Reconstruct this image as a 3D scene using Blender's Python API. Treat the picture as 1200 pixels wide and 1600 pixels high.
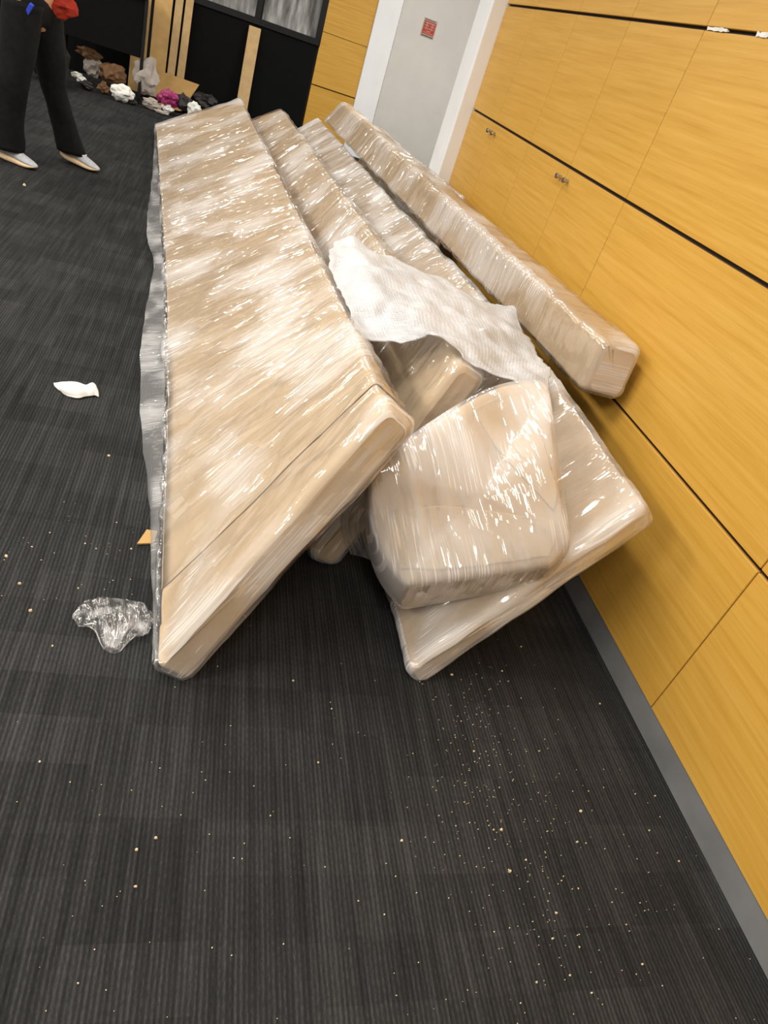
import bpy, bmesh, math, random
from mathutils import Vector, Matrix, noise
from mathutils.bvhtree import BVHTree

for o in list(bpy.data.objects):
    bpy.data.objects.remove(o, do_unlink=True)
sc = bpy.context.scene
COL = sc.collection
random.seed(7)

# ------------------------------------------------------------------ camera
# world: x to the right-hand wall, y into the room, z up, metres.
CAM = Vector((0, 0, 1.5))
RIGHT = Vector((0.94458249, -0.15085677, 0.29155815))
DOWN = Vector((0.14562313, -0.6034271, -0.7840087))
FWD = Vector((0.29420711, 0.7830185, -0.54801843))
FPX = 1090.0
cd = bpy.data.cameras.new('camera')
cam = bpy.data.objects.new('camera', cd)
COL.objects.link(cam)
cam.matrix_world = Matrix(((RIGHT.x, -DOWN.x, -FWD.x, CAM.x),
                           (RIGHT.y, -DOWN.y, -FWD.y, CAM.y),
                           (RIGHT.z, -DOWN.z, -FWD.z, CAM.z),
                           (0, 0, 0, 1)))
cd.sensor_fit = 'VERTICAL'
cd.sensor_height = 36.0
cd.lens = FPX / 1600 * 36
cd.clip_start = 0.02
sc.camera = cam

# ------------------------------------------------------------------ world, lights, exposure
w = bpy.data.worlds.new('room_ambient')
sc.world = w
w.use_nodes = True
bg = w.node_tree.nodes['Background']
bg.inputs[0].default_value = (1.0, 0.95, 0.88, 1)
bg.inputs[1].default_value = 0.36


def area(name, loc, sx, sy, power, col=(1, 0.955, 0.89), rot=(0, 0, 0)):
    d = bpy.data.lights.new(name, 'AREA')
    d.shape = 'RECTANGLE'
    d.size, d.size_y = sx, sy
    d.energy = power
    d.color = col
    o = bpy.data.objects.new(name, d)
    o.location = loc
    o.rotation_euler = rot
    COL.objects.link(o)
    return o


# rows of unseen tube lamps overhead; far-left ones added for film highlights
for ly, pw in ((-0.7, 32), (1.7, 32), (4.4, 20), (7.4, 14)):
    area('unseen_lamp_row', (-0.25, ly, 2.9), 0.28, 1.3, pw)
for ly, pw in ((-0.2, 84), (2.4, 66), (4.8, 26), (7.2, 24), (9.4, 20)):
    area('unseen_lamp_row', (-3.0, ly, 2.9), 0.28, 1.3, pw)
for ly, pw in ((2.4, 34), (5.0, 30), (7.6, 28), (10.2, 26)):  # row added for bright reflections in the film
    area('unseen_lamp_row', (-5.6, ly, 2.9), 0.28, 1.3, pw)
area('ceiling_light_alcove', (2.3, 7.6, 2.9), 0.5, 1.0, 42)

sc.view_settings.view_transform = 'Standard'
sc.view_settings.look = 'None'
sc.view_settings.gamma = 1.0
sc.view_settings.use_curve_mapping = False
sc.view_settings.exposure = 0.5
sc.cycles.max_bounces = 6
sc.cycles.diffuse_bounces = 3
sc.cycles.glossy_bounces = 2
sc.cycles.transparent_max_bounces = 12
sc.cycles.caustics_reflective = False
sc.cycles.caustics_refractive = False


# ------------------------------------------------------------------ geometry helpers
def ray(u, v):
    return RIGHT * (u - 600) + DOWN * (v - 800) + FWD * FPX


def aty(u, v, y):
    d = ray(u, v)
    return CAM + d * ((y - CAM.y) / d.y)


def atx(u, v, x):
    d = ray(u, v)
    return CAM + d * ((x - CAM.x) / d.x)


def atz(u, v, z):
    d = ray(u, v)
    return CAM + d * ((z - CAM.z) / d.z)


def nz(p, s, seed=0.0):
    return noise.noise(Vector((p[0] * s + seed, p[1] * s - seed * 1.7, p[2] * s + seed * 0.6)))


def tag(o, label=None, cat=None, group=None, kind=None):
    if label: o['label'] = label
    if cat: o['category'] = cat
    if group: o['group'] = group
    if kind: o['kind'] = kind
    return o


def empty(name, loc=(0, 0, 0), label=None, cat=None, group=None):
    o = bpy.data.objects.new(name, None)
    o.location = loc
    o.empty_display_size = 0.1
    COL.objects.link(o)
    return tag(o, label, cat, group)


def link(name, me, mat=None, parent=None, loc=None):
    o = bpy.data.objects.new(name, me)
    if mat and not me.materials:
        me.materials.append(mat)
    if loc is not None:
        o.location = loc
    COL.objects.link(o)
    if parent:
        o.parent = parent
        if loc is None:          # mesh given in world coordinates
            pl = Vector(parent.location)
            if parent.parent:
                pl = pl + Vector(parent.parent.location)
            o.location = -pl
    return o


def from_py(name, verts, faces, mat, parent=None, smooth=True, uvs=None, loc=None):
    me = bpy.data.meshes.new(name)
    me.from_pydata([tuple(v) for v in verts], [], faces)
    if uvs is not None:
        uvl = me.uv_layers.new(name='UVMap')
        for lp in me.loops:
            uvl.data[lp.index].uv = uvs[lp.vertex_index]
    bm = bmesh.new(); bm.from_mesh(me)
    bmesh.ops.recalc_face_normals(bm, faces=bm.faces)
    bm.to_mesh(me); bm.free()
    if smooth:
        me.polygons.foreach_set('use_smooth', [True] * len(me.polygons))
    return link(name, me, mat, parent, loc)


def box_mesh(name, x0, x1, y0, y1, z0, z1, bevel=0.0, seg=2):
    bm = bmesh.new()
    bmesh.ops.create_cube(bm, size=1)
    for v in bm.verts:
        v.co = Vector(((x0 + x1) / 2 + v.co.x * (x1 - x0), (y0 + y1) / 2 + v.co.y * (y1 - y0), (z0 + z1) / 2 + v.co.z * (z1 - z0)))
    if bevel > 0:
        bmesh.ops.bevel(bm, geom=bm.edges[:], offset=bevel, segments=seg, affect='EDGES', profile=0.5)
    me = bpy.data.meshes.new(name)
    bm.to_mesh(me); bm.free()
    return me


def box(name, x0, x1, y0, y1, z0, z1, mat, parent=None, bevel=0.0, seg=2):
    return link(name, box_mesh(name, x0, x1, y0, y1, z0, z1, bevel, seg), mat, parent)


def slab(name, a, b, width_dir, wd, th_dir, th, mat, parent=None, bevel=0.003):
    """bar from point a to b with given width / thickness directions"""
    a, b = Vector(a), Vector(b)
    wdv, tdv = Vector(width_dir).normalized() * wd / 2, Vector(th_dir).normalized() * th / 2
    vs = [p + s * wdv + t * tdv for p in (a, b) for s, t in ((-1, -1), (1, -1), (1, 1), (-1, 1))]
    bm = bmesh.new()
    bv = [bm.verts.new(v) for v in vs]
    for f in ((0, 1, 2, 3), (7, 6, 5, 4), (0, 4, 5, 1), (1, 5, 6, 2), (2, 6, 7, 3), (3, 7, 4, 0)):
        bm.faces.new([bv[i] for i in f])
    bmesh.ops.recalc_face_normals(bm, faces=bm.faces)
    if bevel:
        bmesh.ops.bevel(bm, geom=bm.edges[:], offset=bevel, segments=1, affect='EDGES')
    me = bpy.data.meshes.new(name)
    bm.to_mesh(me); bm.free()
    return link(name, me, mat, parent)


# ------------------------------------------------------------------ materials
def lin(r, g, b):
    f = lambda c: ((c / 255 + 0.055) / 1.055) ** 2.4 if c > 10 else c / 255 / 12.92
    return (f(r), f(g), f(b), 1)


class NT:
    def __init__(self, name):
        self.m = bpy.data.materials.new(name)
        self.m.use_nodes = True
        self.t = self.m.node_tree
        self.n = self.t.nodes
        self.p = self.n['Principled BSDF']
        self.out = self.n['Material Output']

    def add(self, typ, **kw):
        nd = self.n.new(typ)
        for k, v in kw.items():
            if k in nd.inputs:
                nd.inputs[k].default_value = v
            else:
                setattr(nd, k, v)
        return nd

    def l(self, a, b):
        self.t.links.new(a, b)

    def coord(self, out='Object', scale=(1, 1, 1), rot=(0, 0, 0)):
        tc = self.n.new('ShaderNodeTexCoord')
        mp = self.n.new('ShaderNodeMapping')
        mp.inputs['Scale'].default_value = scale
        mp.inputs['Rotation'].default_value = rot
        self.l(tc.outputs[out], mp.inputs['Vector'])
        return mp.outputs[0]

    def noise(self, vec, scale=5, detail=3, rough=0.55):
        nd = self.n.new('ShaderNodeTexNoise')
        nd.inputs['Scale'].default_value = scale
        nd.inputs['Detail'].default_value = detail
        nd.inputs['Roughness'].default_value = rough
        self.l(vec, nd.inputs['Vector'])
        return nd.outputs['Fac']

    def ramp(self, fac, stops):
        nd = self.n.new('ShaderNodeValToRGB')
        e = nd.color_ramp.elements
        while len(e) < len(stops):
            e.new(0.5)
        for i, (pos, c) in enumerate(stops):
            e[i].position = pos
            e[i].color = c if len(c) == 4 else (*c, 1)
        self.l(fac, nd.inputs['Fac'])
        return nd.outputs['Color']

    def mth(self, op, a, b=None, clamp=False):
        nd = self.n.new('ShaderNodeMath')
        nd.operation = op
        nd.use_clamp = clamp
        for i, x in enumerate((a, b)):
            if x is None: continue
            if isinstance(x, (int, float)):
                nd.inputs[i].default_value = x
            else:
                self.l(x, nd.inputs[i])
        return nd.outputs[0]

    def bump(self, h, strength=0.3, dist=0.01):
        nd = self.n.new('ShaderNodeBump')
        nd.inputs['Strength'].default_value = strength
        nd.inputs['Distance'].default_value = dist
        self.l(h, nd.inputs['Height'])
        return nd.outputs['Normal']


def plain(name, col, rough=0.5, metal=0.0, spec=0.5, nscale=20, var=0.12, bump=0.0):
    k = NT(name)
    v = k.coord('Object')
    f = k.noise(v, nscale, 3)
    c1 = tuple(c * (1 - var) for c in col[:3]) + (1,)
    c2 = tuple(min(1, c * (1 + var)) for c in col[:3]) + (1,)
    k.l(k.ramp(f, [(0.3, c1), (0.7, c2)]), k.p.inputs['Base Color'])
    k.p.inputs['Roughness'].default_value = rough
    k.p.inputs['Metallic'].default_value = metal
    k.p.inputs['Specular IOR Level'].default_value = spec
    if bump:
        k.l(k.bump(f, bump, 0.01), k.p.inputs['Normal'])
    return k.m


def mat_wood_panel(name='honey_veneer', c=((198, 148, 56), (212, 162, 70), (220, 172, 84))):
    k = NT(name)
    oi = k.n.new('ShaderNodeObjectInfo')
    add = k.n.new('ShaderNodeVectorMath'); add.operation = 'ADD'
    tc = k.n.new('ShaderNodeTexCoord')
    k.l(tc.outputs['Object'], add.inputs[0])
    rv = k.n.new('ShaderNodeVectorMath'); rv.operation = 'SCALE'
    rv.inputs[0].default_value = (3.1, 7.7, 5.3)
    k.l(oi.outputs['Random'], rv.inputs['Scale'])
    k.l(rv.outputs[0], add.inputs[1])
    mp = k.n.new('ShaderNodeMapping')
    mp.inputs['Scale'].default_value = (0.9, 0.9, 26)
    k.l(add.outputs[0], mp.inputs['Vector'])
    f1 = k.noise(mp.outputs[0], 2.2, 5, 0.6)
    mp2 = k.n.new('ShaderNodeMapping')
    mp2.inputs['Scale'].default_value = (2.5, 2.5, 160)
    k.l(add.outputs[0], mp2.inputs['Vector'])
    f2 = k.noise(mp2.outputs[0], 2.0, 3)
    f = k.mth('ADD', k.mth('MULTIPLY', f1, 0.75), k.mth('MULTIPLY', f2, 0.25))
    k.l(k.ramp(f, [(0.30, lin(*c[0])), (0.52, lin(*c[1])), (0.72, lin(*c[2]))]), k.p.inputs['Base Color'])
    k.p.inputs['Roughness'].default_value = 0.42
    k.p.inputs['Specular IOR Level'].default_value = 0.35
    k.l(k.bump(f2, 0.05, 0.003), k.p.inputs['Normal'])
    return k.m


def mat_carpet():
    k = NT('charcoal_ribbed_carpet')
    v = k.coord('Object')
    sep = k.n.new('ShaderNodeSeparateXYZ'); k.l(v, sep.inputs[0])
    x, y = sep.outputs[0], sep.outputs[1]

    def blocks(sx, sy, ox, oy):
        cb = k.n.new('ShaderNodeCombineXYZ')
        k.l(k.mth('FLOOR', k.mth('ADD', k.mth('MULTIPLY', x, 1 / sx), ox)), cb.inputs[0])
        k.l(k.mth('FLOOR', k.mth('ADD', k.mth('MULTIPLY', y, 1 / sy), oy)), cb.inputs[1])
        wn = k.n.new('ShaderNodeTexWhiteNoise'); wn.noise_dimensions = '2D'
        k.l(cb.outputs[0], wn.inputs['Vector'])
        return wn.outputs['Value']
    b = k.mth('ADD', k.mth('MULTIPLY', blocks(0.25, 0.125, .3, .1), 0.4), k.mth('MULTIPLY', blocks(0.125, 0.25, .0, .6), 0.3))
    b = k.mth('ADD', b, k.mth('MULTIPLY', blocks(0.5, 0.5, .2, .35), 0.3))
    # ribs run along y, about one centimetre apart, broken up by tuft noise
    wob = k.noise(k.coord('Object', (9, 5, 1)), 1.0, 2)
    rib = k.mth('SINE', k.mth('ADD', k.mth('MULTIPLY', x, 2 * math.pi / 0.0105), k.mth('MULTIPLY', wob, 2.5)))
    rib = k.mth('ADD', k.mth('MULTIPLY', rib, 0.5), 0.5)
    tuft = k.noise(k.coord('Object', (230, 75, 1)), 1.0, 3, 0.75)
    long_ = k.noise(k.coord('Object', (55, 2.2, 1)), 1.0, 3, 0.6)
    h = k.mth('ADD', k.mth('MULTIPLY', rib, k.mth('MULTIPLY', tuft, 0.75)), k.mth('MULTIPLY', tuft, 0.6))
    tone = k.mth('ADD', k.mth('MULTIPLY', b, 0.20), k.mth('MULTIPLY', long_, 0.52))
    tone = k.mth('ADD', tone, k.mth('MULTIPLY', h, 0.42))
    k.l(k.ramp(tone, [(0.28, (0.009, 0.009, 0.009)), (0.55, (0.026, 0.026, 0.026)), (0.78, (0.058, 0.058, 0.057)), (0.98, (0.10, 0.099, 0.096))]),
        k.p.inputs['Base Color'])
    k.p.inputs['Roughness'].default_value = 0.95
    k.p.inputs['Specular IOR Level'].default_value = 0.04
    k.p.inputs['Sheen Weight'].default_value = 0.0
    k.l(k.bump(h, 0.7, 0.004), k.p.inputs['Normal'])
    return k.m


def mat_kraft(name='kraft_paper', a=(200, 172, 136), b=(214, 188, 154)):
    k = NT(name)
    v = k.coord('Object')
    f = k.noise(v, 3.0, 4)
    fib = k.noise(k.coord('Object', (40, 14, 40)), 1.5, 4, 0.7)
    g = k.mth('ADD', k.mth('MULTIPLY', f, 0.7), k.mth('MULTIPLY', fib, 0.3))
    k.l(k.ramp(g, [(0.3, lin(*a)), (0.7, lin(*b))]), k.p.inputs['Base Color'])
    k.p.inputs['Roughness'].default_value = 0.75
    k.p.inputs['Specular IOR Level'].default_value = 0.25
    vo = k.n.new('ShaderNodeTexVoronoi'); vo.feature = 'DISTANCE_TO_EDGE'
    vo.inputs['Scale'].default_value = 2.3
    dis = k.n.new('ShaderNodeVectorMath'); dis.operation = 'ADD'
    k.l(v, dis.inputs[0])
    nn = k.n.new('ShaderNodeTexNoise'); nn.inputs['Scale'].default_value = 2.0
    k.l(v, nn.inputs['Vector']); k.l(nn.outputs['Color'], dis.inputs[1])
    k.l(dis.outputs[0], vo.inputs['Vector'])
    cr = k.mth('MINIMUM', k.mth('MULTIPLY', vo.outputs['Distance'], 14.0), 1.0)
    hh = k.mth('ADD', k.mth('MULTIPLY', cr, 0.35), f)
    k.l(k.bump(hh, 0.13, 0.02), k.p.inputs['Normal'])
    return k.m


def mat_film(name='stretch_film', haze=0.03, gloss=1.0, coordn='UV', scale=1.0, streak=0.5, thr=0.56, bump=0.022, facet=0.35, tint=(0.985, 0.98, 0.975)):
    """clear plastic stretch film: see-through, shiny, creased across the wrap, milky in patches that carry painted glare"""
    k = NT(name)
    k.n.remove(k.p)
    S = scale

    def voro(vec):
        vo = k.n.new('ShaderNodeTexVoronoi'); vo.feature = 'F1'; vo.voronoi_dimensions = '2D'
        vo.inputs['Scale'].default_value = 1.0
        k.l(vec, vo.inputs['Vector'])
        return vo

    def n2(vec, detail):
        nd = k.n.new('ShaderNodeTexNoise'); nd.noise_dimensions = '2D'
        nd.inputs['Scale'].default_value = 1.0
        nd.inputs['Detail'].default_value = detail
        k.l(vec, nd.inputs['Vector'])
        return nd.outputs['Fac']
    blot = n2(k.coord(coordn, (2.3 * S, 2.6 * S, 1)), 1)
    band = n2(k.coord(coordn, (11 * S, 2.4 * S, 1), (0, 0, 0.18)), 2)
    fine = n2(k.coord(coordn, (150 * S, 4 * S, 1), (0, 0, 0.6)), 0)

    def blocks(su, sv, rot):
        fl_ = k.n.new('ShaderNodeVectorMath'); fl_.operation = 'FLOOR'
        k.l(k.coord(coordn, (su * S, sv * S, 1), (0, 0, rot)), fl_.inputs[0])
        wn = k.n.new('ShaderNodeTexWhiteNoise'); wn.noise_dimensions = '2D'
        k.l(fl_.outputs[0], wn.inputs['Vector'])
        return wn
    comb = blocks(80, 14, 0.10)
    cell = voro(k.coord(coordn, (7 * S, 2.6 * S, 1), (0, 0, 0.3)))
    h = k.mth('ADD', k.mth('MULTIPLY', cell.outputs['Distance'], 0.9), k.mth('MULTIPLY', band, 1.0))
    h = k.mth('ADD', h, k.mth('MULTIPLY', fine, 0.05))
    nrm = k.bump(h, 0.9, bump / S ** 0.5)
    # small flat facets between stretch lines tilt one by one
    pm = k.mth('ADD', k.mth('MULTIPLY', band, 0.5), k.mth('MULTIPLY', blot, 0.5))
    near = k.ramp(pm, [(thr - 0.08, (0.08, 0.08, 0.08)), (thr + 0.06, (1, 1, 1))])
    sub = k.n.new('ShaderNodeVectorMath'); sub.operation = 'SUBTRACT'; sub.inputs[1].default_value = (0.5, 0.5, 0.5)
    k.l(comb.outputs['Color'], sub.inputs[0])
    scl = k.n.new('ShaderNodeVectorMath'); scl.operation = 'SCALE'
    k.l(sub.outputs[0], scl.inputs[0]); k.l(k.mth('MULTIPLY', near, facet), scl.inputs['Scale'])
    ad = k.n.new('ShaderNodeVectorMath'); ad.operation = 'ADD'
    k.l(nrm, ad.inputs[0]); k.l(scl.outputs[0], ad.inputs[1])
    nm = k.n.new('ShaderNodeVectorMath'); nm.operation = 'NORMALIZE'
    k.l(ad.outputs[0], nm.inputs[0])
    nrm = nm.outputs[0]
    fr = k.n.new('ShaderNodeFresnel'); fr.inputs['IOR'].default_value = 1.45
    gl = k.n.new('ShaderNodeBsdfGlossy'); gl.inputs['Roughness'].default_value = 0.075
    gl.inputs['Color'].default_value = (1, 0.985, 0.97, 1)
    k.l(nrm, gl.inputs['Normal'])
    tr = k.n.new('ShaderNodeBsdfTransparent'); tr.inputs['Color'].default_value = (*tint, 1)
    m1 = k.n.new('ShaderNodeMixShader')
    k.l(k.mth('MINIMUM', k.mth('MULTIPLY', k.mth('ADD', fr.outputs[0], 0.035), gloss, True), 0.36), m1.inputs[0])
    k.l(tr.outputs[0], m1.inputs[1]); k.l(gl.outputs[0], m1.inputs[2])
    df = k.n.new('ShaderNodeBsdfDiffuse'); df.inputs['Color'].default_value = (0.95, 0.93, 0.91, 1)
    # film haze with white lamp glare painted into its patches; thin whitened stretch marks elsewhere
    glare_haze = k.ramp(k.mth('ADD', k.mth('MULTIPLY', band, 0.28), k.mth('MULTIPLY', blot, 0.72)), [(thr - 0.05, (0, 0, 0)), (thr + 0.22, (1, 1, 1))])
    lines = k.mth('MULTIPLY', k.ramp(fine, [(0.60, (0, 0, 0)), (0.66, (1, 1, 1))]), k.ramp(blot, [(0.50, (0.0, 0.0, 0.0)), (0.58, (1, 1, 1))]))
    hz = k.mth('MAXIMUM', k.mth('MULTIPLY', glare_haze, streak * 0.75), k.mth('MULTIPLY', lines, streak))
    hz = k.mth('ADD', hz, haze, True)
    m2 = k.n.new('ShaderNodeMixShader')
    k.l(hz, m2.inputs[0]); k.l(m1.outputs[0], m2.inputs[1]); k.l(df.outputs[0], m2.inputs[2])
    k.l(m2.outputs[0], k.out.inputs['Surface'])
    return k.m


def mat_bubble():
    k = NT('white_bubble_foam')
    k.n.remove(k.p)
    uv = k.coord('UV')
    vo = k.n.new('ShaderNodeTexVoronoi'); vo.inputs['Scale'].default_value = 75; vo.feature = 'F1'
    vo.inputs['Randomness'].default_value = 0.25
    k.l(uv, vo.inputs['Vector'])
    dome = k.mth('SUBTRACT', 0.5, vo.outputs['Distance'])
    fold = k.noise(uv, 7, 4)
    nrm = k.bump(k.mth('ADD', k.mth('MULTIPLY', dome, 0.18), fold), 0.55, 0.03)
    df = k.n.new('ShaderNodeBsdfDiffuse'); df.inputs['Color'].default_value = (0.86, 0.86, 0.87, 1); k.l(nrm, df.inputs['Normal'])
    tl = k.n.new('ShaderNodeBsdfTranslucent'); tl.inputs['Color'].default_value = (0.85, 0.85, 0.86, 1)
    gl = k.n.new('ShaderNodeBsdfGlossy'); gl.inputs['Roughness'].default_value = 0.22; k.l(nrm, gl.inputs['Normal'])
    tr = k.n.new('ShaderNodeBsdfTransparent')
    a = k.n.new('ShaderNodeMixShader'); a.inputs[0].default_value = 0.3
    k.l(df.outputs[0], a.inputs[1]); k.l(tl.outputs[0], a.inputs[2])
    b = k.n.new('ShaderNodeMixShader'); b.inputs[0].default_value = 0.08
    k.l(a.outputs[0], b.inputs[1]); k.l(gl.outputs[0], b.inputs[2])
    c = k.n.new('ShaderNodeMixShader')
    k.l(k.ramp(fold, [(0.35, (0.12, 0.12, 0.12)), (0.62, (0.38, 0.38, 0.38))]), c.inputs[0])
    k.l(b.outputs[0], c.inputs[1]); k.l(tr.outputs[0], c.inputs[2])
    k.l(c.outputs[0], k.out.inputs['Surface'])
    return k.m


M = dict(
    wood=mat_wood_panel(),
    carpet=mat_carpet(),
    kraft=mat_kraft(),
    kraft2=mat_kraft('kraft_paper_overlap', (205, 178, 142), (219, 194, 160)),
    film=mat_film('stretch_film', 0.03, 1.5, streak=0.42, thr=0.49, bump=0.020, facet=0.55),
    film_thick=mat_film('stretch_film_bunched', 0.12, 1.8, 'UV', 1.4, 0.52, 0.46, 0.024, 0.6),
    film_scrap=mat_film('loose_film', 0.03, 3.0, 'UV', 6.0, 0.4, 0.52, 0.05),
    film_rope=mat_film('stretch_film_rope', 0.13, 1.2, 'UV', 1.4, 0.32, 0.49, 0.016, 0.4),
    bubble=mat_bubble(),
    backing=plain('dark_backing', (0.03, 0.02, 0.012), 0.7),
    reveal=plain('bronze_reveal', (0.10, 0.065, 0.05), 0.35, 0.7),
    skirt=plain('grey_metal_skirting', (0.27, 0.27, 0.265), 0.4, 0.3, 0.6, 6, 0.15),
    steel=plain('brushed_steel', (0.5, 0.47, 0.43), 0.3, 1.0),
    white=plain('white_paint', lin(243, 244, 244), 0.5, 0, 0.4, 4, 0.03),
    grey_door=plain('pale_grey_door', lin(212, 208, 201), 0.45, 0, 0.4, 3, 0.04),
    black=plain('black_laminate', (0.005, 0.005, 0.0055), 0.75, 0, 0.1),
    blackm=plain('black_metal', (0.012, 0.012, 0.013), 0.4, 0.5),
    ply=plain('plywood', lin(214, 174, 112), 0.6, 0, 0.3, 9, 0.1),
    timber=plain('sawn_timber', lin(205, 172, 122), 0.65, 0, 0.3, 14, 0.1),
    card=plain('corrugated_cardboard', lin(190, 152, 96), 0.8, 0, 0.2, 8, 0.1),
    paper=plain('white_paper', lin(236, 234, 226), 0.7, 0, 0.3, 14, 0.05),
    offwhite=plain('offwhite_scrap', lin(176, 166, 156), 0.7, 0, 0.3, 14, 0.1),
    magenta=plain('magenta_plastic', lin(150, 40, 96), 0.4, 0, 0.5, 12, 0.2),
    brownscrap=plain('brown_scrap', lin(110, 80, 52), 0.7, 0, 0.3, 12, 0.25),
    darkscrap=plain('dark_scrap', lin(38, 34, 32), 0.5, 0, 0.4, 12, 0.25),
    crumb=plain('pale_wood_crumb', lin(226, 202, 164), 0.8, 0, 0.2, 30, 0.15),
    redp=plain('red_print', lin(186, 62, 44), 0.5, 0, 0.3),
    darkline=plain('dark_print', lin(96, 60, 52), 0.5, 0, 0.3),
    trouser=plain('black_trouser_cloth', (0.006, 0.006, 0.0065), 0.9, 0, 0.2, 30, 0.3, 0.2),
    jacket=plain('black_jacket_cloth', (0.016, 0.015, 0.016), 0.85, 0, 0.2, 30, 0.3, 0.2),
    skin=plain('skin', lin(196, 150, 112), 0.5, 0, 0.4, 12, 0.06),
    hair=plain('dark_hair', (0.012, 0.01, 0.009), 0.6, 0, 0.4, 40, 0.3),
    shoe=plain('grey_mesh_shoe', lin(176, 178, 182), 0.7, 0, 0.3, 60, 0.12),
    shoestripe=plain('dark_grey_shoe_trim', lin(110, 112, 118), 0.6, 0, 0.3),
    sole=plain('cream_foam_sole', lin(228, 200, 160), 0.6, 0, 0.3, 20, 0.06),
    red=plain('orange_red_cloth', lin(150, 46, 32), 0.85, 0, 0.2, 20, 0.2),
    blue=plain('blue_plastic', lin(50, 74, 200), 0.4, 0, 0.5),
)


def mat_glass():
    k = NT('frosted_dark_glass')
    k.p.inputs['Base Color'].default_value = (0.42, 0.42, 0.40, 1)
    k.p.inputs['Roughness'].default_value = 0.25
    f = k.noise(k.coord('Object', (7, 1, 1.2)), 1.5, 4, 0.6)
    k.l(k.ramp(f, [(0.35, (0.08, 0.08, 0.075)), (0.55, (0.3, 0.3, 0.29)), (0.72, (0.62, 0.61, 0.58))]), k.p.inputs['Base Color'])
    return k.m


M['glass'] = mat_glass()

# ------------------------------------------------------------------ the setting
WX = 1.4934        # face of the panelled wall
YB = 10.2          # back wall
fl = from_py('floor', [(-7, -2.5, 0), (5, -2.5, 0), (5, 12, 0), (-7, 12, 0)], [(0, 1, 2, 3)], M['carpet'], smooth=False)
tag(fl, 'charcoal ribbed carpet floor with faint block pattern', 'carpet', kind='structure')

wr = box('wall_right', WX + 0.022, WX + 0.16, -1.9, 5.03, 0, 3.0, M['backing'])
tag(wr, 'honey coloured wood veneer wall panelling on the right', 'wall', kind='structure')
rows = [(0.093, 0.656), (0.668, 1.232), (1.245, 1.803), (1.816, 2.38), (2.392, 2.96)]
ys = [-1.80, -0.30, 1.194, 2.690, 3.282, 3.862, 4.475, 5.03]
for r, (z0, z1) in enumerate(rows):
    for y0, y1 in zip(ys[:-1], ys[1:]):
        if r >= 3 and (y0, y1) == (3.282, 3.862):
            pass
        p = link('panel', box_mesh('panel', 0, 0.024, -(y1 - y0) / 2 + 0.0022, (y1 - y0) / 2 - 0.0022, -(z1 - z0) / 2, (z1 - z0) / 2, 0.0015, 1),
                 M['wood'], wr, (WX, (y0 + y1) / 2, (z0 + z1) / 2))
        if r == 1 and y0 > 2.5:
            # small bar pulls, in pairs at y = 3.28 and 4.475
            for ky, lo in ((3.282, 3.282), (4.475, 4.475)):
                for s in (-1, 1):
                    yy = ky + s * 0.045
                    if y0 < yy < y1:
                        bm = bmesh.new()
                        bmesh.ops.create_cone(bm, cap_ends=True, segments=14, radius1=0.008, radius2=0.008, depth=0.022,
                                              matrix=Matrix.Translation((-0.011, 0, 0)) @ Matrix.Rotation(math.pi / 2, 4, 'Y'))
                        bmesh.ops.create_cone(bm, cap_ends=True, segments=14, radius1=0.013, radius2=0.011, depth=0.008,
                                              matrix=Matrix.Translation((-0.025, 0, 0)) @ Matrix.Rotation(-math.pi / 2, 4, 'Y'))
                        me = bpy.data.meshes.new('knob'); bm.to_mesh(me); bm.free()
                        kb = link('knob', me, M['steel'], p, (0, yy - (y0 + y1) / 2, 1.186 - (z0 + z1) / 2))
for i in range(len(rows) - 1):
    z = (rows[i][1] + rows[i + 1][0]) / 2
    box('reveal_strip', WX + 0.010, WX + 0.0225, -1.8, 5.03, rows[i][1] - 0.001, rows[i][1] + 0.0035, M['reveal'], wr)
bb = box('baseboard_right', WX + 0.004, WX + 0.03, -1.9, 5.03, 0.0, 0.093, M['skirt'])
tag(bb, 'grey metal skirting under the veneer wall panels', 'skirting', kind='structure')
for i, (u0, u1) in enumerate(((1106, 1136), (1184, 1202))):
    a, b = atx(u0, 46 + (u0 - 1107) * .09, WX), atx(u1, 48 + (u1 - 1107) * .09, WX)
    vs, fs = [], []
    n = 9
    for j in range(n):
        t = j / (n - 1)
        c = a.lerp(b, t)
        hh = 0.006 * (0.6 + 0.8 * random.random())
        vs += [(WX - 0.002 - 0.004 * random.random(), c.y, 1.809 - hh), (WX - 0.004 * random.random() - 0.003, c.y, 1.809 + hh), (WX + 0.008, c.y, 1.809)]
        if j:
            q = 3 * j
            fs += [(q - 3, q, q + 1, q - 2), (q - 2, q + 1, q + 2, q - 1), (q - 1, q + 2, q, q - 3)]
    fs += [(0, 1, 2), (3 * n - 1, 3 * n - 2, 3 * n - 3)]
    o = from_py('tape_shred', vs, fs, M['paper'], smooth=False)
    tag(o, ('short white shred of tape in the top wall groove', 'white shred of tape in the top groove at the right picture edge')[i], 'tape', 'tape shreds in the wall groove')

# white pilaster that ends the panelled wall
pl = box('trim_1', 1.402, WX + 0.16, 5.03, 5.325, 0, 3.0, M['white'], bevel=0.012, seg=3)
tag(pl, 'white painted pilaster at the end of the veneer wall', 'pilaster', kind='structure')
# alcove beyond it
av = box('wall_alcove', 3.0, 3.1, 5.325, YB, 0, 3.0, M['white'])
tag(av, 'white side wall of the recess beyond the pilaster', 'wall', kind='structure')
ar = box('wall_return', WX + 0.16, 3.1, 5.18, 5.325, 0, 3.0, M['white'])
tag(ar, 'white return wall behind the pilaster', 'wall', kind='structure')

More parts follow.
